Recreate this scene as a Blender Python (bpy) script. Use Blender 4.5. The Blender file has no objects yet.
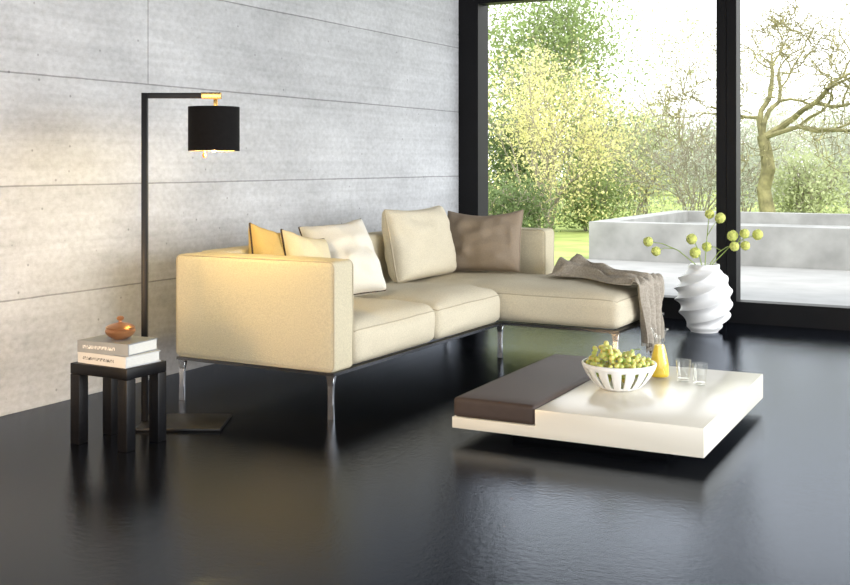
import bpy, bmesh, math, random
from mathutils import Vector, Matrix, noise
random.seed(11)
S = bpy.context.scene
COL = S.collection
PI = math.pi
R = math.radians
try:
    S.view_settings.view_transform = 'Standard'
except Exception:
    pass
YAW = R(28.8); SN = math.sin(YAW); CS = math.cos(YAW); FPX = 1100.0

# ------------------------------------------------------------------ helpers
class MB:
    def __init__(s):
        s.v = []; s.f = []
    def add(s, vs, fs):
        o = len(s.v); s.v += [tuple(v) for v in vs]; s.f += [tuple(i + o for i in f) for f in fs]
    def box(s, x0, x1, y0, y1, z0, z1):
        s.add([(x0,y0,z0),(x1,y0,z0),(x1,y1,z0),(x0,y1,z0),(x0,y0,z1),(x1,y0,z1),(x1,y1,z1),(x0,y1,z1)],
              [(0,3,2,1),(4,5,6,7),(0,1,5,4),(1,2,6,5),(2,3,7,6),(3,0,4,7)])
    def tube(s, pts, rad, n=8, cap=True, closed=False):
        pts = [Vector(p) for p in pts]
        m = len(pts)
        if not isinstance(rad, (list, tuple)): rad = [rad] * m
        vs = []; fs = []
        prev = None
        for i, p in enumerate(pts):
            if closed: t = pts[(i+1) % m] - pts[i-1]
            else: t = pts[min(i+1, m-1)] - pts[max(i-1, 0)]
            if t.length < 1e-9: t = Vector((0,0,1))
            t.normalize()
            if prev is None:
                a = Vector((0,0,1)) if abs(t.z) < .9 else Vector((1,0,0))
                u = t.cross(a).normalized()
            else:
                u = prev - t * prev.dot(t)
                if u.length < 1e-6: u = t.orthogonal()
                u.normalize()
            prev = u; w = t.cross(u)
            for k in range(n):
                a = 2*PI*k/n
                vs.append(p + (u*math.cos(a) + w*math.sin(a)) * rad[i])
        for i in range(m if closed else m-1):
            j = (i+1) % m
            for k in range(n):
                l = (k+1) % n
                fs.append((i*n+k, i*n+l, j*n+l, j*n+k))
        if cap and not closed:
            fs.append(tuple(range(n-1, -1, -1))); fs.append(tuple((m-1)*n+k for k in range(n)))
        s.add(vs, fs)
    def lathe(s, prof, n=48, rf=None, skip=None, closed=False):
        vs = []; fs = []
        for i, (r, z) in enumerate(prof):
            for k in range(n):
                a = 2*PI*k/n
                rr = r if rf is None else rf(r, z, a, i)
                vs.append((rr*math.cos(a), rr*math.sin(a), z))
        m = len(prof)
        for i in range(m if closed else m-1):
            j = (i+1) % m
            for k in range(n):
                if skip and skip(i, k): continue
                l = (k+1) % n
                fs.append((i*n+k, i*n+l, j*n+l, j*n+k))
        s.add(vs, fs)
    def sphere(s, c, r, n=12, m=8, sc=(1,1,1)):
        vs = [(c[0],c[1],c[2]-r*sc[2])]; fs = []
        for i in range(1, m):
            p = PI*i/m - PI/2
            for k in range(n):
                a = 2*PI*k/n
                vs.append((c[0]+r*sc[0]*math.cos(p)*math.cos(a), c[1]+r*sc[1]*math.cos(p)*math.sin(a), c[2]+r*sc[2]*math.sin(p)))
        vs.append((c[0],c[1],c[2]+r*sc[2]))
        for k in range(n):
            l = (k+1) % n
            fs.append((0, 1+l, 1+k))
            for i in range(m-2):
                fs.append((1+i*n+k, 1+i*n+l, 1+(i+1)*n+l, 1+(i+1)*n+k))
            fs.append((1+(m-2)*n+k, 1+(m-2)*n+l, len(vs)-1))
        s.add(vs, fs)
    def build(s, name, mat, parent=None, smooth=False, weld=False, bevel=0, seg=3, angle=40):
        me = bpy.data.meshes.new(name)
        me.from_pydata(s.v, [], s.f)
        bm = bmesh.new(); bm.from_mesh(me)
        if weld: bmesh.ops.remove_doubles(bm, verts=bm.verts, dist=1e-5)
        if bevel:
            bmesh.ops.bevel(bm, geom=list(bm.edges), offset=bevel, segments=seg, profile=.5, affect='EDGES', clamp_overlap=True)
        if weld or bevel: bmesh.ops.recalc_face_normals(bm, faces=bm.faces)
        bm.to_mesh(me); bm.free()
        if smooth or bevel:
            for p in me.polygons: p.use_smooth = True
            try: me.set_sharp_from_angle(angle=R(angle))
            except Exception: pass
        me.materials.append(mat)
        o = bpy.data.objects.new(name, me); COL.objects.link(o)
        if parent: o.parent = parent
        return o

def tag(o, label=None, cat=None, group=None, kind=None):
    if label: o['label'] = label
    if cat: o['category'] = cat
    if group: o['group'] = group
    if kind: o['kind'] = kind
    return o
def thing(name, label, cat, loc=(0,0,0), rz=0, group=None):
    o = bpy.data.objects.new(name, None); COL.objects.link(o)
    o.empty_display_size = .1
    o.location = loc; o.rotation_euler = (0,0,rz)
    return tag(o, label, cat, group)

def edge_coords(h, r, n):
    a = [-h + r*(1-math.cos(PI/2*i/4)) for i in range(4)]
    b = [-(h-r) + 2*(h-r)*i/n for i in range(n+1)]
    return a + b + [-x for x in reversed(a)]
def puff(mb, c, hx, hy, hz, r, crown=(0,0,0), n=10, wob=0, seed=0, low_crown=1):
    """rounded box with bulging faces, centred on c"""
    xs, ys, zs = edge_coords(hx,r,n), edge_coords(hy,r,n), edge_coords(hz,r,max(3,n//3))
    def mp(p):
        q = Vector((max(-hx+r,min(hx-r,p[0])), max(-hy+r,min(hy-r,p[1])), max(-hz+r,min(hz-r,p[2]))))
        d = Vector(p) - q
        if d.length > 1e-9: d = d.normalized()*r
        o = q + d
        u, v, w = o.x/hx, o.y/hy, o.z/hz
        o.x += crown[0]*u*(1-v*v)*(1-w*w)
        o.y += crown[1]*v*(1-u*u)*(1-w*w)
        cz = crown[2]*w*(1-u**4)*(1-v**4)
        o.z += cz if w > 0 else cz*low_crown
        if wob and w > -.5:
            k = noise.noise(Vector((o.x*4+seed, o.y*4, o.z*4)))+.5*noise.noise(Vector((o.x*11+seed, o.y*11, o.z*6)))
            o += d.normalized()*(wob*k) if d.length > 1e-9 else Vector((0,0,0))
        return Vector((o.x+c[0], o.y+c[1], o.z+c[2]))
    def grid(A, B, fn, flip):
        vs = [mp(fn(a,b)) for a in A for b in B]
        nb = len(B); fs = []
        for i in range(len(A)-1):
            for j in range(nb-1):
                q = (i*nb+j, (i+1)*nb+j, (i+1)*nb+j+1, i*nb+j+1)
                fs.append(q if not flip else q[::-1])
        mb.add(vs, fs)
    grid(xs, ys, lambda a,b:(a,b,hz), False); grid(xs, ys, lambda a,b:(a,b,-hz), True)
    grid(xs, zs, lambda a,b:(a,-hy,b), False); grid(xs, zs, lambda a,b:(a,hy,b), True)
    grid(ys, zs, lambda a,b:(hx,a,b), False); grid(ys, zs, lambda a,b:(-hx,a,b), True)
    return mp

# ------------------------------------------------------------------ materials
def mat(name, col, rough=.5, metal=0, var=0, vscale=6, bump=0, bscale=60, stretch=(1,1,1), **inp):
    m = bpy.data.materials.new(name); m.use_nodes = True
    nt = m.node_tree; b = nt.nodes['Principled BSDF']
    b.inputs['Base Color'].default_value = (*col, 1); b.inputs['Roughness'].default_value = rough
    b.inputs['Metallic'].default_value = metal
    for k, v in inp.items():
        k = k.replace('_', ' ')
        if k in b.inputs: b.inputs[k].default_value = v
    tc = nt.nodes.new('ShaderNodeTexCoord'); mp = nt.nodes.new('ShaderNodeMapping')
    mp.inputs['Scale'].default_value = stretch
    nt.links.new(tc.outputs['Object'], mp.inputs['Vector'])
    if var:
        n = nt.nodes.new('ShaderNodeTexNoise'); n.inputs['Scale'].default_value = vscale; n.inputs['Detail'].default_value = 5
        nt.links.new(mp.outputs['Vector'], n.inputs['Vector'])
        cr = nt.nodes.new('ShaderNodeValToRGB')
        cr.color_ramp.elements[0].position = .3; cr.color_ramp.elements[1].position = .7
        cr.color_ramp.elements[0].color = (*[max(0,c*(1-var)) for c in col], 1)
        cr.color_ramp.elements[1].color = (*[min(1,c*(1+var)) for c in col], 1)
        nt.links.new(n.outputs['Fac'], cr.inputs['Fac']); nt.links.new(cr.outputs['Color'], b.inputs['Base Color'])
    if bump:
        n2 = nt.nodes.new('ShaderNodeTexNoise'); n2.inputs['Scale'].default_value = bscale; n2.inputs['Detail'].default_value = 4
        nt.links.new(mp.outputs['Vector'], n2.inputs['Vector'])
        bp = nt.nodes.new('ShaderNodeBump'); bp.inputs['Strength'].default_value = bump; bp.inputs['Distance'].default_value = .01
        nt.links.new(n2.outputs['Fac'], bp.inputs['Height']); nt.links.new(bp.outputs['Normal'], b.inputs['Normal'])
    return m
def leafmat(name, col, var=.35):
    m = mat(name, col, .6, var=var, vscale=2.5, Specular_IOR_Level=.2)
    nt = m.node_tree; b = nt.nodes['Principled BSDF']; out = nt.nodes['Material Output']
    tr = nt.nodes.new('ShaderNodeBsdfTranslucent'); mx = nt.nodes.new('ShaderNodeMixShader'); mx.inputs[0].default_value = .45
    src = b.inputs['Base Color'].links[0].from_socket
    nt.links.new(src, tr.inputs['Color'])
    nt.links.new(b.outputs[0], mx.inputs[1]); nt.links.new(tr.outputs[0], mx.inputs[2]); nt.links.new(mx.outputs[0], out.inputs['Surface'])
    return m
def thin_glass(name):
    m = bpy.data.materials.new(name); m.use_nodes = True
    nt = m.node_tree; N = nt.nodes; L = nt.links; N.remove(N['Principled BSDF'])
    t = N.new('ShaderNodeBsdfTransparent'); t.inputs['Color'].default_value=(.96,.962,.955,1)
    g = N.new('ShaderNodeBsdfGlossy'); g.inputs['Roughness'].default_value = .03; g.inputs['Color'].default_value=(.9,.9,.88,1)
    x = N.new('ShaderNodeMixShader'); lw = N.new('ShaderNodeLayerWeight'); lw.inputs['Blend'].default_value=.5
    p = N.new('ShaderNodeMath'); p.operation='POWER'; p.inputs[1].default_value=2.6; L.new(lw.outputs['Facing'],p.inputs[0])
    q = N.new('ShaderNodeMath'); q.operation='MULTIPLY_ADD'; q.inputs[1].default_value=.6; q.inputs[2].default_value=.05; L.new(p.outputs[0],q.inputs[0])
    L.new(q.outputs[0], x.inputs[0]); L.new(t.outputs[0], x.inputs[1]); L.new(g.outputs[0], x.inputs[2])
    L.new(x.outputs[0], N['Material Output'].inputs['Surface']); return m

fabric = mat('cream_fabric', (.61,.55,.40), .95, var=.10, vscale=150, bump=.5, bscale=300, Specular_IOR_Level=.2)
fabric_lt = mat('light_cream_fabric', (.67,.605,.465), .95, var=.09, vscale=150, bump=.5, bscale=300, Specular_IOR_Level=.2)
seam_m = mat('seam_fabric', (.46,.40,.29), .95, var=.05, vscale=160)
fab_white = mat('ivory_fabric', (.78,.74,.65), .95, var=.05, vscale=180, bump=.4, bscale=300, Specular_IOR_Level=.2)
fab_taupe = mat('taupe_fabric', (.29,.23,.17), .85, var=.06, vscale=120, bump=.3, bscale=260, Specular_IOR_Level=.2)
fab_must = mat('mustard_fabric', (.56,.40,.15), .9, var=.06, vscale=200, bump=.25, bscale=380, Specular_IOR_Level=.2)
fab_sand = mat('sand_fabric', (.70,.61,.41), .9, var=.06, vscale=200, bump=.25, bscale=380, Specular_IOR_Level=.2)
dark_pipe = mat('dark_piping', (.045,.027,.016), .8, var=.1, vscale=80)
throw_m = mat('grey_beige_knit', (.41,.365,.305), .95, var=.2, vscale=90, bump=.6, bscale=200, Specular_IOR_Level=.2)
blackmetal = mat('black_metal', (.005,.005,.006), .4, var=.2, vscale=20, Specular_IOR_Level=.25)
railmetal = mat('dark_polished_metal', (.14,.14,.145), .2, .9, var=.1, vscale=20)
framebl = mat('window_black', (.003,.003,.004), .5, var=.2, vscale=10, Specular_IOR_Level=.2)
chrome = mat('chrome', (.85,.85,.86), .2, 1, var=.03, vscale=10)
brass = mat('brass', (.75,.48,.16), .25, 1, var=.05, vscale=20)
shade_m = mat('black_shade', (.005,.0045,.0045), .8, var=.2, vscale=50, Specular_IOR_Level=.15)
lining = mat('gold_lining', (.85,.65,.35), .5, var=.05, vscale=20)
blackwood = mat('black_lacquered_wood', (.004,.004,.005), .4, var=.3, vscale=12, stretch=(1,1,8), Specular_IOR_Level=.2)
cream_lac = mat('cream_lacquer', (.82,.78,.68), .22, var=.015, vscale=3)
leather = mat('brown_leather', (.062,.043,.036), .55, var=.06, vscale=30, bump=.15, bscale=220, Specular_IOR_Level=.3)
white_cer = mat('white_ceramic', (.84,.84,.83), .35, var=.02, vscale=5)
white_matt = mat('white_matt_ceramic', (.84,.84,.84), .5, var=.02, vscale=5)
grape_m = mat('green_grape', (.64,.66,.20), .22, var=.2, vscale=14, Subsurface_Weight=.5, Subsurface_Scale=.01)
stem_m = mat('green_stem', (.24,.32,.07), .6, var=.2, vscale=20)
pom_m = mat('yellow_green_blossom', (.70,.74,.22), .9, var=.25, vscale=60, bump=.8, bscale=160, Specular_IOR_Level=.1)
glass = thin_glass('clear_glass')
juice_m = mat('orange_juice', (1.0,.70,.03), .5, var=.02, vscale=10)
copper = mat('brown_copper', (.36,.18,.09), .3, .6, var=.25, vscale=8, stretch=(1,1,6))
paper = mat('book_paper', (.66,.65,.61), .8, var=.08, vscale=60, stretch=(1,1,12))
cov_grey = mat('grey_cover', (.22,.24,.26), .4, var=.1, vscale=10)
cov_white = mat('white_cover', (.50,.51,.52), .4, var=.03, vscale=10)
bark = mat('mossy_bark', (.19,.175,.08), .9, var=.5, vscale=7, bump=.6, bscale=25)
bark_pale = mat('pale_bark', (.26,.23,.18), .9, var=.3, vscale=9)
def printmat(name, bg, fg):
    m = mat(name, bg, .45); nt = m.node_tree; N = nt.nodes; L = nt.links; b = N['Principled BSDF']
    tc = N.new('ShaderNodeTexCoord'); mp = N.new('ShaderNodeMapping'); mp.inputs['Scale'].default_value=(230,1,80); L.new(tc.outputs['Object'],mp.inputs[0])
    n = N.new('ShaderNodeTexNoise'); n.inputs['Scale'].default_value=1; n.inputs['Detail'].default_value=2; L.new(mp.outputs[0],n.inputs['Vector'])
    cr = N.new('ShaderNodeValToRGB'); cr.color_ramp.interpolation='CONSTANT'; cr.color_ramp.elements[0].color=(*bg,1); cr.color_ramp.elements[1].position=.51; cr.color_ramp.elements[1].color=(*fg,1)
    L.new(n.outputs['Fac'],cr.inputs['Fac']); L.new(cr.outputs['Color'],b.inputs['Base Color']); return m
print_w = printmat('worn_print_on_white', (.50,.51,.52), (.03,.03,.035))
print_g = printmat('worn_print_on_grey', (.22,.24,.26), (.65,.65,.65))

def concrete_wall():
    m = bpy.data.materials.new('board_marked_concrete'); m.use_nodes = True
    nt = m.node_tree; N = nt.nodes; L = nt.links; b = N['Principled BSDF']
    tc = N.new('ShaderNodeTexCoord')
    wv = N.new('ShaderNodeTexNoise'); wv.inputs['Scale'].default_value=3; wv.inputs['Detail'].default_value=7; wv.inputs['Roughness'].default_value=.65; L.new(tc.outputs['Object'],wv.inputs['Vector'])
    sep = N.new('ShaderNodeSeparateXYZ'); L.new(tc.outputs['Object'], sep.inputs[0])
    cmb = N.new('ShaderNodeCombineXYZ')
    ay = N.new('ShaderNodeMath'); ay.operation='ADD'; ay.inputs[1].default_value = 8.91
    az = N.new('ShaderNodeMath'); az.operation='ADD'; az.inputs[1].default_value = .546*4-.542-.004
    jit = N.new('ShaderNodeMath'); jit.operation='MULTIPLY_ADD'; jit.inputs[1].default_value=.008; L.new(wv.outputs['Fac'],jit.inputs[0]); L.new(az.outputs[0],jit.inputs[2])
    L.new(sep.outputs['Y'], ay.inputs[0]); L.new(sep.outputs['Z'], az.inputs[0])
    L.new(ay.outputs[0], cmb.inputs[0]); L.new(jit.outputs[0], cmb.inputs[1])
    br = N.new('ShaderNodeTexBrick'); L.new(cmb.outputs[0], br.inputs['Vector'])
    br.offset = .5; br.offset_frequency = 2; br.squash = 1
    br.inputs['Scale'].default_value = 1; br.inputs['Brick Width'].default_value = 9.0; br.inputs['Row Height'].default_value = .546
    br.inputs['Mortar Size'].default_value = .0052; br.inputs['Mortar Smooth'].default_value = .5
    br.inputs['Color1'].default_value = (.53,.54,.56,1); br.inputs['Color2'].default_value = (.57,.58,.60,1); br.inputs['Mortar'].default_value = (.31,.31,.32,1)
    def mult(a, fac):
        mx = N.new('ShaderNodeMix'); mx.data_type='RGBA'; mx.blend_type='MULTIPLY'; mx.inputs['Factor'].default_value = 1
        L.new(a, mx.inputs['A']); L.new(fac, mx.inputs['B']); return mx.outputs['Result']
    def ramp(src, p0, c0, p1, c1):
        cr = N.new('ShaderNodeValToRGB'); cr.color_ramp.elements[0].position=p0; cr.color_ramp.elements[1].position=p1
        cr.color_ramp.elements[0].color=(c0,c0,c0,1); cr.color_ramp.elements[1].color=(c1,c1,c1,1); L.new(src, cr.inputs['Fac']); return cr.outputs['Color']
    def nz(scale, stretch, detail, rough=.55):
        mp = N.new('ShaderNodeMapping'); mp.inputs['Scale'].default_value = stretch; L.new(tc.outputs['Object'], mp.inputs[0])
        n = N.new('ShaderNodeTexNoise'); n.inputs['Scale'].default_value = scale; n.inputs['Detail'].default_value = detail; n.inputs['Roughness'].default_value = rough
        L.new(mp.outputs[0], n.inputs['Vector']); return n.outputs['Fac']
    big = nz(1.6, (1,.7,1.4), 10, .68)
    board = nz(1.0, (1,.4,36), 4, .5)
    fine = nz(38, (1,.7,1), 6, .7)
    c = mult(br.outputs['Color'], ramp(big,.35,.83,.65,1.09))
    c = mult(c, ramp(board,.3,.91,.7,1.04))
    c = mult(c, ramp(fine,.28,.82,.62,1.05))
    vo = N.new('ShaderNodeTexVoronoi'); vo.inputs['Scale'].default_value = 9; L.new(tc.outputs['Object'], vo.inputs['Vector'])
    c = mult(c, ramp(vo.outputs['Distance'],.03,.55,.08,1.0))
    L.new(c, b.inputs['Base Color']); b.inputs['Roughness'].default_value = .8; b.inputs['Specular IOR Level'].default_value = .25
    bp = N.new('ShaderNodeBump'); bp.inputs['Strength'].default_value=.4; bp.inputs['Distance'].default_value=.01
    sb = N.new('ShaderNodeMath'); sb.operation='SUBTRACT'; L.new(fine, sb.inputs[0]); L.new(br.outputs['Fac'], sb.inputs[1])
    L.new(sb.outputs[0], bp.inputs['Height']); L.new(bp.outputs[0], b.inputs['Normal'])
    return m
wall_m = concrete_wall()
def polished_floor():
    m = bpy.data.materials.new('polished_black_floor'); m.use_nodes = True
    nt = m.node_tree; N = nt.nodes; L = nt.links; N.remove(N['Principled BSDF'])
    d = N.new('ShaderNodeBsdfDiffuse'); d.inputs['Color'].default_value=(.0040,.0045,.0065,1)
    g = N.new('ShaderNodeBsdfGlossy'); g.inputs['Color'].default_value=(.64,.69,.78,1)
    fr = N.new('ShaderNodeFresnel'); fr.inputs['IOR'].default_value=1.34
    x = N.new('ShaderNodeMixShader'); L.new(fr.outputs[0],x.inputs[0]); L.new(d.outputs[0],x.inputs[1]); L.new(g.outputs[0],x.inputs[2])
    L.new(x.outputs[0], N['Material Output'].inputs['Surface'])
    tc = N.new('ShaderNodeTexCoord')
    n = N.new('ShaderNodeTexNoise'); n.inputs['Scale'].default_value=34; n.inputs['Detail'].default_value=8; n.inputs['Roughness'].default_value=.7; L.new(tc.outputs['Object'], n.inputs['Vector'])
    bp = N.new('ShaderNodeBump'); bp.inputs['Strength'].default_value=.13; bp.inputs['Distance'].default_value=.01; L.new(n.outputs['Fac'], bp.inputs['Height'])
    L.new(bp.outputs[0], g.inputs['Normal'])
    n3 = N.new('ShaderNodeTexNoise'); n3.inputs['Scale'].default_value=2.6; n3.inputs['Detail'].default_value=7; n3.inputs['Roughness'].default_value=.65; L.new(tc.outputs['Object'], n3.inputs['Vector'])
    mr = N.new('ShaderNodeMapRange'); mr.inputs['To Min'].default_value=.05; mr.inputs['To Max'].default_value=.12; L.new(n3.outputs['Fac'], mr.inputs['Value']); L.new(mr.outputs[0], g.inputs['Roughness'])
    return m
floor_m = polished_floor()
ceil_m = mat('dark_ceiling', (.03,.03,.032), .9, var=.1, vscale=3, Specular_IOR_Level=.1)
pav_m = mat('terrace_concrete', (.26,.255,.245), .8, var=.12, vscale=2.5)
basin_m = mat('pale_concrete', (.25,.25,.24), .85, var=.22, vscale=3, bump=.2, bscale=12)
lawn_m = mat('lawn_ground', (.29,.35,.09), .95, var=.3, vscale=1.6, bump=.5, bscale=30)

# ------------------------------------------------------------------ room shell
WX = -4.27; WY = 8.36
def st(name, mb, m, **k):
    o = mb.build(name, m, **k); o['kind'] = 'structure'; return o
b = MB(); b.box(WX-.25, 4.5, -3, 8.56, -.12, 0); st('floor', b, floor_m)
b = MB(); b.box(WX-.25, WX, -3, 8.56, 0, 2.9); st('wall_left', b, wall_m)
b = MB(); b.box(WX-.25, 4.5, -3, 8.56, 2.9, 3.1); st('ceiling', b, ceil_m)
MX = -2.005; FW=.185; ZT=2.545
b = MB(); b.box(WX, WX+FW, WY, 8.56, 0, 2.9); b.box(WX+FW, MX-.002, WY, 8.5, 0, .16); b.box(WX+FW, MX-.002, WY, 8.5, ZT, 2.9); b.box(MX-.075, MX-.002, WY, 8.5, .16, ZT)
w1 = st('window_1', b, framebl)
b = MB(); b.box(MX+.002, 2.6, WY, 8.5, 0, .16); b.box(MX+.002, 2.6, WY, 8.5, ZT, 2.9); b.box(MX+.002, MX+.075, WY, 8.5, .16, ZT); b.box(2.45, 2.6, WY, 8.5, .16, ZT)
w2 = st('window_2', b, framebl)

# ------------------------------------------------------------------ sofa
SX0, SX1, CX1 = -3.79, -2.83, -2.085
Y0, Y1, Y2, Y3 = 4.27, 4.445, 7.03, 7.20
sofa = thing('corner_sofa', 'long cream fabric corner sofa with chaise on slim chrome legs against concrete wall', 'sofa', (-3.3,5.7,0))
SO = Vector((-3.3,5.7,0))
def L3(x,y,z): return (x-SO.x, y-SO.y, z)
def sbox(name, x0,x1,y0,y1,z0,z1, r, crown, m, n=10, lab=None, low=1, wob=0, seed=0, seams=()):
    b = MB(); hx,hy,hz=(x1-x0)/2,(y1-y0)/2,(z1-z0)/2
    mp = puff(b, L3((x0+x1)/2,(y0+y1)/2,(z0+z1)/2), hx,hy,hz, r, crown, n, wob=wob, low_crown=low, seed=seed)
    o = b.build(name, m, sofa, smooth=True, weld=True, angle=80)
    if lab: o['label'] = lab
    for zf in seams:
        z=hz-r*zf; P=[]; N_=24
        for i in range(N_): P.append(mp((-hx+2*hx*i/N_,-hy,z)))
        for i in range(N_): P.append(mp((hx,-hy+2*hy*i/N_,z)))
        for i in range(N_): P.append(mp((hx-2*hx*i/N_,hy,z)))
        for i in range(N_): P.append(mp((-hx,hy-2*hy*i/N_,z)))
        b = MB(); b.tube(P,.0035,6,closed=True); b.build('piping', seam_m, o, smooth=True)
    return o
def loop_rect(x0,x1,z0,z1,r,y, n=5):
    pts=[]
    for cx,cz,a0 in ((x1-r,z1-r,0),(x0+r,z1-r,PI/2),(x0+r,z0+r,PI),(x1-r,z0+r,PI*1.5)):
        for i in range(n+1):
            a=a0+PI/2*i/n; pts.append((cx+r*math.cos(a), y, cz+r*math.sin(a)))
    return pts
for ya, yb, xe in ((Y0,Y1,SX1),(Y2,Y3,-2.92)):
    a = sbox('armrest', SX0, xe, ya, yb, .222, .74, .024, (0,.006,.004), fabric, 16, wob=.004, seed=ya)
    b = MB()
    for yy in (ya+.006, yb-.006):
        b.tube([L3(*p) for p in loop_rect(SX0+.004, xe-.004, .226, .736, .03, yy)], .0034, 6, closed=True)
    b.build('piping', seam_m, a, smooth=True)
sbox('backrest', SX0, SX0+.17, Y1+.004, Y2-.004, .222, .745, .022, (.004,0,.004), fabric, 16)
sbox('seat_cushion', SX0+.178, SX1+.006, Y1+.006, 5.288, .223, .424, .060, (.030,.002,.042), fabric_lt, 24, low=0, wob=.012, seed=3, seams=(.35,))
sbox('seat_cushion', SX0+.178, SX1+.006, 5.300, 6.128, .223, .424, .060, (.030,.002,.042), fabric_lt, 24, low=0, wob=.012, seed=8, seams=(.35,))
sbox('seat_cushion', SX0+.178, CX1, 6.140, Y2-.006, .223, .424, .060, (.016,.008,.034), fabric_lt, 24, low=0, lab='long chaise seat cushion', wob=.012, seed=15, seams=(.35,))
b = MB()
def bar(x0,x1,y0,y1): 
    p=L3(x0,y0,.2); q=L3(x1,y1,.2); b.box(p[0],q[0],p[1],q[1],.206,.2212)
C2=CX1-.008
bar(SX0+.004, SX1-.004, Y0+.004, Y0+.040); bar(SX0+.004,SX0+.040,Y0+.040,Y3-.01); bar(SX1-.040,SX1-.004,Y0+.040,6.146)
bar(SX1-.040,C2,6.146,6.182); bar(C2-.036,C2,6.182,Y2-.01); bar(SX0+.040,C2,Y2-.01+.001,Y2+.02)
b.build('base_frame', railmetal, sofa)
def leg(x,y,dx,dy):
    b = MB(); z1,z0=.2058,0.0
    vs=[]
    for z,wx,wy,ox,oy in ((z0,.018,.006,dx,dy),(.08,.015,.006,dx*.7,dy*.7),(.16,.016,.007,dx*.2,dy*.2),(z1,.024,.012,0,0)):
        for sx,sy in ((-1,-1),(1,-1),(1,1),(-1,1)):
            vs.append(L3(x+ox+sx*wx, y+oy+sy*wy, z))
    fs=[(0,3,2,1),(12,13,14,15)]
    for k in range(3):
        for j in range(4): fs.append((k*4+j,k*4+(j+1)%4,k*4+4+(j+1)%4,k*4+4+j))
    b.add(vs,fs)
    b.build('leg', chrome, sofa, bevel=.0015, seg=1)
for x,y,dx,dy in ((SX0+.03,Y0+.022,0,-.006),(SX1-.03,Y0+.022,.003,-.006),(SX1-.03,6.164,.003,-.006),(C2-.026,6.164,.004,-.006),(C2-.026,Y2-.05,.004,.006),(SX0+.03,Y3-.035,0,.008)):
    leg(x,y,dx,dy)

# ------------------------------------------------------------------ cushions
def pillow(name, label, loc, w, h, t, yaw, lean, m, pipe=None, roll=0, group=None, pinch=.05, seed=0, power=.42, rump=.012, slump=0, pr_=.0050):
    n = 30
    b = MB()
    rr = Matrix.Rotation(roll, 3, 'Y')
    def pt(u,v,s):
        x = w/2*u*(1-pinch*(1-v*v)*abs(u)); z = h/2*v*(1-pinch*(1-u*u)*abs(v))
        cc = (abs(u)*abs(v))**6
        x *= 1-.03*cc; z *= 1-.03*cc
        if v > 0: z -= slump*(1-u*u)*v
        k = max(0,(1-u*u)*(1-v*v))**power
        tt = t*(1+.30*max(0,-v))
        y = s*tt/2*k + rump*k*(noise.noise(Vector((u*2.2+seed, v*2.2, s*3)))+.7*noise.noise(Vector((u*5+seed, v*3.5+u*3, s*3))))
        p = rr @ Vector((x,y,z)); p.z += h/2
        return p
    us = [math.sin(PI/2*(-1+2*i/n)) for i in range(n+1)]
    for s in (-1,1):
        vs=[pt(u,v,s) for u in us for v in us]; fs=[]
        for i in range(n):
            for j in range(n):
                q=(i*(n+1)+j,(i+1)*(n+1)+j,(i+1)*(n+1)+j+1,i*(n+1)+j+1); fs.append(q if s<0 else q[::-1])
        b.add(vs,fs)
    o = b.build(name, m, None, smooth=True, weld=True, angle=179)
    o.location = loc; o.rotation_euler = (-lean,0,yaw)
    tag(o, label, 'cushion', group)
    ring=[pt(u,-1,1) for u in us[:-1]]+[pt(1,v,1) for v in us[:-1]]+[pt(u,1,1) for u in us[:0:-1]]+[pt(-1,v,1) for v in us[:0:-1]]
    b = MB(); b.tube(ring, pr_, 6, closed=True)
    b.build('piping', pipe or m, o, smooth=True)
    return o
pillow('back_cushion','large cream back cushion standing against the sofa backrest beside the taupe cushion',(-3.45,6.29,.452),.75,.47,.24,R(90),R(12),fabric_lt,pipe=seam_m,pinch=.03,seed=1,power=.30,rump=.024,slump=.020)
pillow('throw_cushion','dark taupe square cushion leaning on the far sofa arm',(-3.30,6.78,.452),.57,.44,.22,R(4),R(16),fab_taupe,seed=4,rump=.034,slump=.035,pinch=.06,power=.36,roll=R(-2))
pillow('throw_cushion','ivory white square cushion with thin dark piping in the middle of the sofa back',(-3.31,5.17,.454),.41,.47,.25,R(58),R(30),fab_white,dark_pipe,roll=R(-6),seed=7,rump=.026,slump=.02,pinch=.06,power=.36)
pillow('throw_cushion','mustard yellow cushion with dark piping nearest the sofa corner by the lamp',(-3.43,4.70,.454),.28,.44,.18,R(80),R(22),fab_must,dark_pipe,roll=R(14),seed=9,pinch=.07,slump=.020,power=.36,pr_=.0058,rump=.02)
pillow('throw_cushion','sand coloured cushion with dark piping between mustard and ivory cushions',(-3.29,4.83,.454),.31,.41,.18,R(80),R(26),fab_sand,dark_pipe,roll=R(14),seed=12,pinch=.07,slump=.020,power=.36,pr_=.0058,rump=.02)

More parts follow.
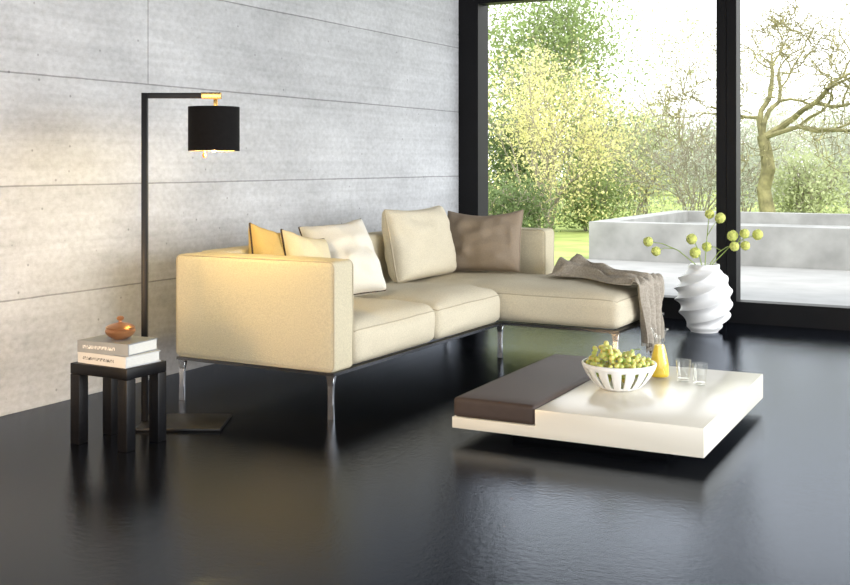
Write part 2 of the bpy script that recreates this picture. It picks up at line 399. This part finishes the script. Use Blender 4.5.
# ------------------------------------------------------------------ throw blanket
def blanket():
    ns=110; nw=110; vs=[]; fs=[]
    XE=CX1+.020
    La=.70; Lb=.42; Lc=.05
    def sm(k): k=max(0,min(1,k)); return k*k*(3-2*k)
    for i in range(ns+1):
        s=(La+Lc+Lb)*i/ns
        for j in range(nw+1):
            u=-1+2*j/nw
            nz=noise.noise(Vector((u*1.6,s*4,3))); n2=noise.noise(Vector((u*3.1,s*7,6)))
            r1=abs(math.sin((u*7+3.0*s+2.6*nz)/2*1.6)); ridge=1-r1**1.5
            ridge2=1-abs(math.sin((u*17-6*s+4*n2)/2))
            ang=u*12+2.0*nz+1.4*s
            pl=(.5+.5*math.sin(ang))
            if s<La:
                k=s/La
                wd=.36+.12*sm(k*1.2)+.05*math.sin(k*8+1)*(1-k)
                lump=.080*math.exp(-((k-.15)/.15)**2)+.026*math.exp(-((k-.50)/.16)**2)+.002
                e=max(0,1-u*u)**.45
                endr=min(1,k*8)**.5
                fl=1-.45*sm(k*1.3)
                h=.474+e*endr*lump*(.75+.8*n2)+e*endr*(.066*fl*ridge+.020*ridge2)
                x=-2.735+.668*k+.09*noise.noise(Vector((u*2,s*2,1)))*(1-k)
                yc=6.83-.28*sm(k)
                y=yc+u*wd/2+.035*math.sin(s*9+u*2)*(1-k)
                y=min(y,7.01)
                p=Vector((x,y,h))
            elif s<La+Lc:
                k=(s-La)/Lc; a=k*PI/2
                amp=(1-k)*(.036*ridge+.020*ridge2)+k*.030*pl
                p=Vector((XE+(.018+amp)*math.sin(a), 6.55-.01*k+u*.24, .454+(.020+amp)*math.cos(a)))
            else:
                k=(s-La-Lc)/Lb
                wd=.48-.16*sm(k)
                amp=(.030+.026*k)*pl+.006*ridge2
                p=Vector((XE+.018+amp+.002*k, 6.54+.015*k+u*wd/2, .454-(.375+.045*math.sin(u*3+1))*k))
            vs.append(p)
    for i in range(ns):
        for j in range(nw):
            a=i*(nw+1)+j; fs.append((a,a+1,a+nw+2,a+nw+1))
    b=MB(); b.add(vs,fs); o=b.build('throw_blanket',throw_m,None,smooth=True,angle=180)
    md=o.modifiers.new('thickness','SOLIDIFY'); md.thickness=.005; md.offset=0
    tag(o,'grey beige knitted throw blanket draped over the chaise corner','blanket')
    b=MB()
    for j in range(0,nw+1,2):
        p=vs[ns*(nw+1)+j]; b.tube([p,p+Vector((.003*random.uniform(-1,1),.003*random.uniform(-1,1),-.012)),p+Vector((.004*random.uniform(-1,1),.006*random.uniform(-1,1),-.022))],.002,5)
    b.build('fringe',throw_m,o)['kind']='stuff'
blanket()

# ------------------------------------------------------------------ floor lamp
lamp = thing('floor_lamp','tall black angular floor lamp with brass fitting and black drum shade','lamp',(-3.567,3.813,0),YAW)
b=MB(); b.box(-.012,.375,-.15,.15,0,.014); b.build('base',blackmetal,lamp,bevel=.003,seg=2)
b=MB(); b.box(-.0135,.0135,-.0135,.0135,.015,1.5225); b.build('pole',blackmetal,lamp,bevel=.002,seg=2)
b=MB(); b.box(.0137,.345,-.0125,.0125,1.497,1.5225); b.build('arm',blackmetal,lamp,bevel=.002,seg=2)
b=MB(); b.box(.262,.352,-.015,.015,1.495,1.5245); b.box(.317,.335,-.009,.009,1.40,1.495); b.build('brass_fitting',brass,lamp,bevel=.002,seg=2)
SXL=.318; zc0,zc1=1.255,1.458; rs=.117
def shift(m, dx, dy, dz): m.v=[(x+dx,y+dy,z+dz) for x,y,z in m.v]; return m
b=MB(); b.lathe([(rs,zc0),(rs,zc1),(rs-.004,zc1),(rs-.004,zc0)],56,closed=True); shift(b,SXL,0,0)
for a in range(3):
    an=a*2*PI/3+.3; b.tube([(SXL+.02*math.cos(an),.02*math.sin(an),zc1-.02),(SXL+(rs-.003)*math.cos(an),(rs-.003)*math.sin(an),zc1-.02)],.002,6)
sh=b.build('shade',shade_m,lamp,smooth=True)
b=MB(); b.lathe([(rs-.005,zc0+.001),(rs-.005,zc1-.001)],56); shift(b,SXL,0,0); b.build('lining',lining,sh,smooth=True)
b=MB(); b.lathe([(.001,1.30),(.018,1.30),(.018,1.40),(.001,1.40)],20); shift(b,SXL,0,0); b.build('socket',brass,lamp,smooth=True)
bulb_m=mat('warm_bulb',(1,.8,.5),.3,var=.01,Emission_Color=(1,.6,.25,1),Emission_Strength=3)
b=MB(); b.sphere((0,0,1.277),.024,16,10,(1,1,1)); shift(b,SXL,0,0); b.build('bulb',bulb_m,lamp,smooth=True)
red_m=mat('amber_finial',(.75,.16,.03),.3,var=.1,vscale=20)
b=MB(); b.tube([(SXL-.045,0,1.28),(SXL-.045,0,1.245)],.0025,8); b.sphere((SXL-.045,0,1.236),.009,12,8,(1,1,1.3)); b.build('pull_knob',red_m,lamp,smooth=True)
ld=bpy.data.lights.new('lamp_light','POINT'); ld.energy=26; ld.color=(1,.70,.20); ld.shadow_soft_size=.03
lo=bpy.data.objects.new('lamp_light',ld); COL.objects.link(lo)
lo.location=(-3.567+SXL*CS, 3.813+SXL*SN, 1.245)

# ------------------------------------------------------------------ side table
TX0,TX1,TY0,TY1=-3.60,-3.275,3.395,3.635
tc_=((TX0+TX1)/2,(TY0+TY1)/2)
stb=thing('side_table','small black wooden side table with four thick square legs','table',(tc_[0],tc_[1],0))
hx,hy=(TX1-TX0)/2,(TY1-TY0)/2
b=MB(); b.box(-hx,hx,-hy,hy,.299,.345); b.build('tabletop',blackwood,stb,bevel=.003,seg=2)
lw=.053
for sx in (-1,1):
    for sy in (-1,1):
        x0=sx*hx-(lw if sx>0 else 0); y0=sy*hy-(lw if sy>0 else 0)
        b=MB(); b.box(x0,x0+lw,y0,y0+lw,0,.2985); b.build('leg',blackwood,stb,bevel=.003,seg=2)
def book(name,label,loc,rz,w,d,t,cm,pm):
    o=thing(name,label,'book',loc,rz,'books on the side table')
    b=MB(); c=.004
    b.box(-w/2,w/2,-d/2,d/2,0,c); b.box(-w/2,w/2,-d/2,d/2,t-c,t); b.box(-w/2,w/2,-d/2,-d/2+c,c,t-c)
    b.build('cover',cm,o)
    b=MB(); b.box(-w/2+.005,w/2-.005,-d/2+c+.0005,d/2-.006,c+.0003,t-c-.0003); b.build('pages',paper,o)
    b=MB(); b.box(-w/2+.03,w/2-.07,-d/2-.0006,-d/2-.0001,t*.36,t*.64); b.build('spine_print',pm,o)
    return o
book('book','thick white book with dark spine print at the bottom of the stack',(tc_[0]+.005,tc_[1],.3452),R(-2),.285,.205,.046,cov_white,print_w)
book('book','grey covered book on the white book under the lidded pot',(tc_[0]-.005,tc_[1]+.002,.3915),R(4),.275,.195,.05,cov_grey,print_g)
pot=thing('lidded_pot','small round brown copper lidded pot with knob on top of the grey book','pot',(tc_[0]+.0,tc_[1]+.01,.4418))
sq=lambda P:[(r*1.08 if r>.002 else r,z*.98) for r,z in P]
b=MB(); b.lathe(sq([(.001,0),(.026,0),(.03,.003),(.045,.012),(.057,.026),(.060,.037),(.056,.046),(.052,.048),(.050,.044),(.001,.044)]),40); b.build('bowl',copper,pot,smooth=True)
b=MB(); b.lathe(sq([(.001,.049),(.057,.049),(.058,.052),(.050,.060),(.032,.068),(.012,.072),(.007,.075),(.006,.080),(.013,.085),(.0155,.091),(.011,.099),(.001,.102)]),40); b.build('lid',copper,pot,smooth=True)

# ------------------------------------------------------------------ coffee table
CT=(-1.672,4.88); CYAW=R(1.5); cw,cd=.545,.62
ct=thing('coffee_table','low square cream lacquered coffee table with brown leather pad set into one side','table',(CT[0],CT[1],0),CYAW)
px_=-cw+.385
b=MB()
prof=[(-cw,.050),(cw,.050),(cw,.168),(px_,.168),(px_,.098),(-cw,.098)]
vs=[(x,-cd,z) for x,z in prof]+[(x,cd,z) for x,z in prof]
n=6; fs=[tuple(range(n)),tuple(range(2*n-1,n-1,-1))]+[((i+1)%n,i,n+i,n+(i+1)%n) for i in range(n)]
b.add(vs,fs); b.build('tabletop',cream_lac,ct,bevel=.0025,seg=2)
b=MB(); puff(b,((-cw+px_)/2,0,.1405),(px_+cw)/2-.003,cd-.002,.042,.018,(0,0,.007),14,low_crown=0); b.build('leather_pad',leather,ct,smooth=True,weld=True,angle=80)
b=MB(); b.box(-cw+.20,cw-.20,-cd+.20,cd-.20,0,.0498); b.build('plinth',blackmetal,ct)
TZ=.1682
BP=(-1.647,4.84)
bowl=thing('fruit_bowl','white slotted ceramic fruit bowl full of green grapes on the coffee table','bowl',(BP[0],BP[1],TZ))
pr=[(.001,.004),(.045,.003),(.075,.004),(.088,.010),(.100,.018),(.114,.030),(.128,.046),(.140,.062),(.150,.078),(.158,.094),(.163,.106),(.166,.116)]
b=MB(); b.lathe(pr,112,skip=lambda i,k: 4<=i<=8 and (k%7) in (0,1))
o=b.build('bowl_body',white_cer,bowl,smooth=True,angle=60); md=o.modifiers.new('thickness','SOLIDIFY'); md.thickness=.004; md.offset=1
b=MB(); b.tube([(.165*math.cos(2*PI*i/96),.165*math.sin(2*PI*i/96),.117) for i in range(96)],.005,10,closed=True); b.build('rim',white_cer,bowl,smooth=True)
gm=MB(); gm.sphere((0,0,0),.0128,14,10,(.95,.95,1.18))
pts=[];tries=0
def wallr(z):
    for (r0_,z0),(r1,z1) in zip(pr,pr[1:]):
        if z0<=z<=z1 and z1>z0: return r0_+(r1-r0_)*(z-z0)/(z1-z0)
    return .166
while len(pts)<190 and tries<90000:
    tries+=1
    a=random.uniform(0,2*PI); r=.150*math.sqrt(random.random())
    x,y=r*math.cos(a),r*math.sin(a); lat=x*CS+y*SN
    top=.118+.034*(1-(r/.146)**2)+.046*math.exp(-((lat+.06)/.05)**2)+.014*math.exp(-((lat-.07)/.045)**2)+.026*noise.noise(Vector((x*22,y*22,1)))
    if r>.13: top=min(top,.130)
    z=top-abs(random.gauss(0,.020)) if random.random()<.8 else random.uniform(.03,.1)
    if z<.03: continue
    if r+.016>wallr(z) and z<.125: continue
    p=Vector((x,y,z))
    if all((p-q).length>.0222 for q in pts): pts.append(p)
bun=[thing('grape_bunch','bunch of green grapes heaped high in the left half of the white bowl','grapes',(BP[0],BP[1],TZ+.08),0,'grape bunches in the bowl'),
     thing('grape_bunch','bunch of green grapes lying in the right half of the white bowl nearer the carafe','grapes',(BP[0],BP[1],TZ+.08),0,'grape bunches in the bowl')]
gme=None; cnt=[0,0]
pts.sort(key=lambda p:-p.z)
for p in pts:
    k=0 if (p.x*CS+p.y*SN)<0 else 1
    if cnt[k]>=98: continue
    cnt[k]+=1
    if gme is None:
        o=gm.build('grape',grape_m,bun[k],smooth=True,angle=180); gme=o.data
    else:
        o=bpy.data.objects.new('grape',gme); COL.objects.link(o); o.parent=bun[k]
    o.location=(p.x,p.y,p.z-.08); o.rotation_euler=(random.uniform(0,3),random.uniform(0,3),0)
    sc=random.uniform(.82,1.10); o.scale=(sc,sc,sc)
for k in (0,1):
    s=-1 if k==0 else 1
    b=MB()
    q=Vector((s*CS*.05,s*SN*.05,.06))
    b.tube([q+Vector((0,0,-.05)),q+Vector((.005,.0,.022)),q+Vector((s*.02,.015,.038)),q+Vector((s*.045,.01,.042))],.0022,6)
    b.build('stem',stem_m,bun[k],smooth=True)
# carafe
car=thing('juice_carafe','slender glass carafe of orange juice behind the fruit bowl','carafe',(-1.567,5.20,TZ))
wd=lambda P:[(r*1.15 if r>.002 else r,z*1.05) for r,z in P]
out=[(.001,.0005),(.036,.0005),(.041,.004),(.0425,.02),(.040,.06),(.032,.105),(.024,.140),(.0205,.165),(.022,.185),(.030,.208),(.036,.220)]
b=MB(); b.lathe(wd(out),40); b.tube([(.0412*math.cos(2*PI*i/40),.0412*math.sin(2*PI*i/40),.231) for i in range(40)],.0016,6,closed=True); b.build('carafe_body',glass,car,smooth=True,angle=70)
b=MB(); b.lathe(wd([(.001,.0025),(.0345,.003),(.0388,.007),(.0400,.02),(.0375,.06),(.0296,.105),(.0216,.140),(.0200,.146),(.001,.146)]),40); b.build('juice',juice_m,car,smooth=True,angle=60)
def tumbler(label,loc):
    o=thing('drinking_glass',label,'glass',loc,0,'tumblers on the coffee table')
    b=MB(); b.lathe([(.001,.0005),(.028,.0005),(.030,.003),(.036,.098),(.0362,.1),(.0345,.1),(.0285,.012),(.001,.011)],40); b.build('glass_body',glass,o,smooth=True,angle=60)
tumbler('clear glass tumbler on the coffee table next to the carafe',(-1.435,5.15,TZ))
tumbler('clear glass tumbler nearest the right edge of the coffee table',(-1.345,5.10,TZ))

# ------------------------------------------------------------------ vase and stems
VP_=(-2.03,7.82)
vase=MB()
def r0(t):
    K=[(0,.095),(.08,.122),(.3,.172),(.55,.194),(.75,.176),(.88,.134),(.95,.108),(1,.102)]
    for (a,ra),(c,rc) in zip(K,K[1:]):
        if a<=t<=c:
            k=(t-a)/(c-a); k=k*k*(3-2*k); return ra+(rc-ra)*k
    return .10
prof=[(r0(i/140),.48*i/140) for i in range(141)]
def tw(r,z,a,i):
    t=z/.48; env=min(1,t*6)*min(1,(1-t)*5+.35)
    ph=(4*a-2*PI*5.2*t)/2+.45*math.sin(a*2+3*t)+.35*math.sin(a-5*t)
    wv=1-abs(math.sin(ph)); am=.16+.05*math.sin(a+7*t)
    return r*(1+env*(am*wv**1.1-.075))
vase.lathe(prof,200,rf=tw)
top=[v for v in vase.v[-200:]]
vs=list(top)+[(x*.9,y*.9,.472) for x,y,z in top]+[(x*.92,y*.92,.40) for x,y,z in top]+[(x*.3,y*.3,.34) for x,y,z in top]
fs=[(i*200+k,i*200+(k+1)%200,(i+1)*200+(k+1)%200,(i+1)*200+k) for i in range(3) for k in range(200)]
vase.add(vs,fs); vase.lathe([(.001,0),(.095,0)],200)
vo=vase.build('vase',white_matt,None,smooth=True,angle=75,weld=True)
vo.location=(VP_[0],VP_[1],0.001)
tag(vo,'white twisted spiral ridged floor vase by the window','vase')
def spray(label, ends, base):
    o=thing('flower_stem',label,'flower stem',(VP_[0],VP_[1],.36),0,'sprays in the white vase')
    Rv=Vector((CS,SN,0)); Fv=Vector((-SN,CS,0))
    b=MB(); main=None; balls=[]
    for i,(r,f,z) in enumerate(ends):
        e=Rv*r+Fv*f+Vector((0,0,z-.36))
        if i==0:
            p0=Rv*base+Vector((0,0,0.0)); p1=Rv*(base*.6+r*.12)+Vector((0,0,.12)); 
            main=[p0, p1, p1.lerp(e,.35)+Vector((0,0,.04)), p1.lerp(e,.7)+Vector((0,0,.035)), e]
            b.tube(main,[.0042,.0038,.0034,.003,.0024],7)
        else:
            q=main[2].lerp(main[3],(.3*i)%1); b.tube([q,q.lerp(e,.5)+Vector((0,0,.014)),e],[.003,.0027,.0022],6)
        balls.append(e)
    b.build('stem',stem_m,o,smooth=True)
    for e in balls:
        b=MB(); rad=random.uniform(.031,.038)
        b.sphere((0,0,0),rad,40,26)
        b.v=[tuple(Vector(v)*(1+.16*noise.noise(Vector(v)*110)+.10*noise.noise(Vector(v)*260))) for v in b.v]
        q=b.build('blossom',pom_m,o,smooth=True,angle=180); q.location=e
spray('long spray with round green yellow blossoms reaching furthest left from the vase',[(-.40,.0,.640),(-.34,.02,.570)],-.03)
spray('short spray with two round blossoms leaning left over the vase neck',[(-.095,-.02,.660),(-.06,.02,.560)],-.015)
spray('tallest upright spray with two round blossoms above the vase',[(.045,.03,.835),(.105,-.03,.81)],.0)
spray('spray with several round blossoms reaching furthest right from the vase',[(.38,.0,.690),(.21,.03,.68),(.28,-.02,.70),(.28,-.04,.615)],.02)
spray('lowest spray with round blossoms just right of the vase neck',[(.20,-.05,.61),(.03,.05,.60)],.03)

# ------------------------------------------------------------------ outside
b=MB(); b.box(-30,30,8.58,70,-.3,-.04)
st('lawn',b,lawn_m)
b=MB(); b.box(-4.9,12,8.57,13.14,-.035,-.01); st('terrace',b,pav_m)
b=MB()
x0,x1,y0,y1=-4.87,8.0,13.15,17.0; t=.28
b.box(x0,x1,y0,y0+t,-.03,.46); b.box(x0,x1,y1-t,y1,-.03,.46); b.box(x0,x0+t,y0+t,y1-t,-.03,.46); b.box(x1-t,x1,y0+t,y1-t,-.03,.46); b.box(x0+t,x1-t,y0+t,y1-t,-.03,.30)
bo=b.build('stone_basin',basin_m); tag(bo,'low pale concrete raised basin on the terrace outside the window','basin')

def G(px,Y):
    a=(px-425)/FPX; return Y*(a*CS-SN)/(a*SN+CS)
def rv(s=1): return Vector((random.gauss(0,s),random.gauss(0,s),random.gauss(0,s)))
def grow(mb,p,d,L,r,depth,kids,spots,wig=.16,upb=.04,ang=(25,55),lf=.72,rf=.62,rmin=.0):
    n=5; poly=[Vector(p)]; d=Vector(d).normalized()
    for i in range(n):
        d=(d+rv(wig)+Vector((0,0,upb))).normalized(); poly.append(poly[-1]+d*L/n)
    mb.tube(poly,[max(rmin,r*(1-.42*i/n)) for i in range(n+1)],7 if r>.03 else 4,cap=False)
    if depth<=1: spots += poly[1:]
    if depth>0:
        for k in range(kids):
            i=random.choice((2,3,4,5)) if k else 5
            dd=(poly[min(i,5)]-poly[i-1]).normalized()
            ax=dd.cross(rv()).normalized(); a=R(random.uniform(*ang))*(1 if k else .5)
            nd=Matrix.Rotation(a,3,ax)@dd
            grow(mb,poly[i],nd,L*lf*random.uniform(.8,1.15),r*(1-.42*i/n)*rf,depth-1,kids,spots,wig,upb,ang,lf,rf,rmin)
def leaf_mesh(mb,c,size):
    u=rv().normalized(); w=u.cross(rv()).normalized(); s=size*random.uniform(.6,1.3)
    mb.add([c-u*s,c+w*s*.5,c+u*s,c-w*s*.5],[(0,1,2,3)])
def shrub(name,label,cat,px,Y,h,spread,nleaf,size,lm,stems=6,depth=2,bk=None,kids=3,scat=.16,group=None,r=.03,low=0,upb=.06):
    x=G(px,Y); o=thing(name,label,cat,(x,Y,-.04),0,group)
    mb=MB(); spots=[]
    for i in range(stems):
        a=2*PI*i/stems+random.random(); tilt=random.uniform(.05,1)*spread/h
        grow(mb,(.12*math.cos(a),.12*math.sin(a),0),(tilt*math.cos(a),tilt*math.sin(a),1),h*.50,r,depth,kids,spots,upb=upb,rmin=.005)
    mb.build('branches',bk or bark_pale,o)
    if nleaf:
        lb=MB()
        for i in range(nleaf):
            c=random.choice(spots)+rv(scat)
            if low and random.random()<low: c=Vector((c.x*.9,c.y*.9,c.z*random.uniform(.15,1)))
            if c.z<.05: c.z=.05+random.random()*.3
            leaf_mesh(lb,c,size)
        lb.build('foliage',lm,o)
    return o
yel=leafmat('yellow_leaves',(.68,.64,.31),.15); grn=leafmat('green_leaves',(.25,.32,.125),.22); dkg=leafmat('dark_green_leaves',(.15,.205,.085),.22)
ltg=leafmat('light_green_leaves',(.42,.455,.26),.2); hazed=leafmat('haze_paled_leaves',(.54,.55,.46),.15); gry=leafmat('grey_green_leaves',(.43,.45,.37),.2)  # the palest leaves have distance haze painted into their colour
shrub('autumn_shrub','pale yellow leafed shrub nearest the left window edge','shrub',545,18.5,2.7,1.0,11000,.032,yel,9,3,low=.3,scat=.14)
shrub('green_tree','tall mid green leafy tree behind the yellow shrub','tree',540,25,5.0,1.8,17000,.056,grn,7,3,scat=.32,r=.06)
shrub('dark_shrub','dark green shrub beside the left window post','shrub',505,22,2.4,.9,8500,.050,dkg,6,2,low=.5,scat=.25)
shrub('dark_shrub','dark green shrub behind the light green shrub','shrub',600,29,2.6,1.0,8000,.060,dkg,6,2,low=.5,scat=.3)
shrub('light_shrub','light green shrub right of the yellow shrub','shrub',640,22,2.1,.8,4600,.038,ltg,8,3,low=.35,scat=.2)
shrub('sparse_shrub','sparse grey green shrub with thin twigs behind the basin corner','shrub',695,19.3,1.7,.7,2200,.030,gry,11,3,low=.4,r=.018)
shrub('low_shrub','low green shrub on the lawn left of the basin','shrub',592,19,1.1,.6,3600,.036,grn,7,2,low=.5,r=.015)
shrub('low_shrub','low dark shrub on the lawn beneath the yellow shrub','shrub',508,16.6,.9,.6,3400,.036,dkg,7,2,low=.5,r=.015)
shrub('thin_tree','thin tree with few leaves left of the window mullion','tree',682,33,5.4,1.1,2000,.05,ltg,5,4,r=.05,scat=.25)
for px,Y,h,m,lb in ((745,27,2.0,gry,'grey green shrub just right of the window mullion'),(808,23,1.2,ltg,'light green low shrub right of the bare tree'),(855,28,2.2,gry,'grey green shrub at the right edge of the garden view'),(788,36,2.6,hazed,'distant shrub coloured pale as through haze directly behind the bare tree trunk')):
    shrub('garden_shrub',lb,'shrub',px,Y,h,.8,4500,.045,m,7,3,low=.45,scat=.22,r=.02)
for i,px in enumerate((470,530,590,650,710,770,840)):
    shrub('distant_shrub','shrub coloured pale as through haze in the far row at the end of the lawn','shrub',px,41 if i%2 else 48,3.0,1.1,6500,.08,hazed if i%2 else gry,6,2,low=.6,scat=.4,group='far row of shrubs',r=.03)
def bare_tree():
    Y=18.6; x=G(766,Y); o=thing('bare_tree','large bare mossy tree with forked trunk right of the window mullion','tree',(x,Y,-.04))
    mb=MB(); spots=[]
    tr=[Vector((0,0,0)),Vector((.03,0,.4)),Vector((-.04,.02,.8)),Vector((.04,.0,1.15)),Vector((.0,0,1.45)),Vector((-.06,0,1.7))]
    mb.tube(tr,[.18,.135,.114,.115,.102,.094],12)
    for d,L,r_ in (((-.35,.1,1),1.15,.054),((.75,.2,.70),1.6,.062),((.30,-.2,1),1.2,.046),((1,.1,.35),1.6,.046),((-.9,.1,.65),1.05,.036)):
        grow(mb,tr[-1]+Vector((0,0,-.05)),d,L,r_,5,3,spots,wig=.34,upb=.05,ang=(25,80),lf=.72,rf=.72,rmin=.006)
    mb.build('trunk_and_branches',bark,o)
    lb=MB()
    for i in range(500): leaf_mesh(lb,random.choice(spots)+rv(.06),.020)
    lb.build('foliage',yel,o)
bare_tree()

# ------------------------------------------------------------------ light
w=bpy.data.worlds.new('sky'); S.world=w; w.use_nodes=True
nt=w.node_tree; bg=nt.nodes['Background']
tcw=nt.nodes.new('ShaderNodeTexCoord'); sp=nt.nodes.new('ShaderNodeSeparateXYZ'); cr=nt.nodes.new('ShaderNodeValToRGB')
nt.links.new(tcw.outputs['Generated'],sp.inputs[0]); nt.links.new(sp.outputs['Z'],cr.inputs['Fac'])
cr.color_ramp.elements[0].color=(1,1,.98,1); cr.color_ramp.elements[1].color=(.84,.92,1,1)
nt.links.new(cr.outputs['Color'],bg.inputs['Color']); bg.inputs['Strength'].default_value=3.2
sd=bpy.data.lights.new('sun','SUN'); sd.energy=3.0; sd.angle=R(12); sd.color=(1,.95,.85)
so=bpy.data.objects.new('sun',sd); COL.objects.link(so); so.rotation_euler=Vector((-.45,.55,-.75)).to_track_quat('-Z','Y').to_euler()
def area(name,loc,dirv,sx,sy,e,col):
    ad=bpy.data.lights.new(name,'AREA'); ad.shape='RECTANGLE'; ad.size=sx; ad.size_y=sy; ad.energy=e; ad.color=col
    ao=bpy.data.objects.new(name,ad); COL.objects.link(ao); ao.location=loc; ao.rotation_euler=Vector(dirv).to_track_quat('-Z','Y').to_euler()
area('side_window_light',(4.2,4.9,1.6),(-1,.02,-.08),4.5,2.4,410,(.97,.985,1))
area('front_window_light',(-.5,-2.6,1.7),(-.15,1,-.05),6,2.2,62,(1,.985,.96))
pl=bpy.data.lights.new('warm_wall_light','POINT'); pl.energy=46; pl.color=(1,.60,.24); pl.shadow_soft_size=.12
po=bpy.data.objects.new('warm_wall_light',pl); COL.objects.link(po); po.location=(-3.32,2.45,.52)

# ------------------------------------------------------------------ camera
cd_=bpy.data.cameras.new('camera'); cam=bpy.data.objects.new('camera',cd_); COL.objects.link(cam)
cam.location=(0,0,1.2); cam.rotation_euler=(R(90),0,YAW)
cd_.sensor_width=36; cd_.lens=36*FPX/850; cd_.shift_y=-(292.5-163)/850
cd_.clip_end=300
S.camera=cam
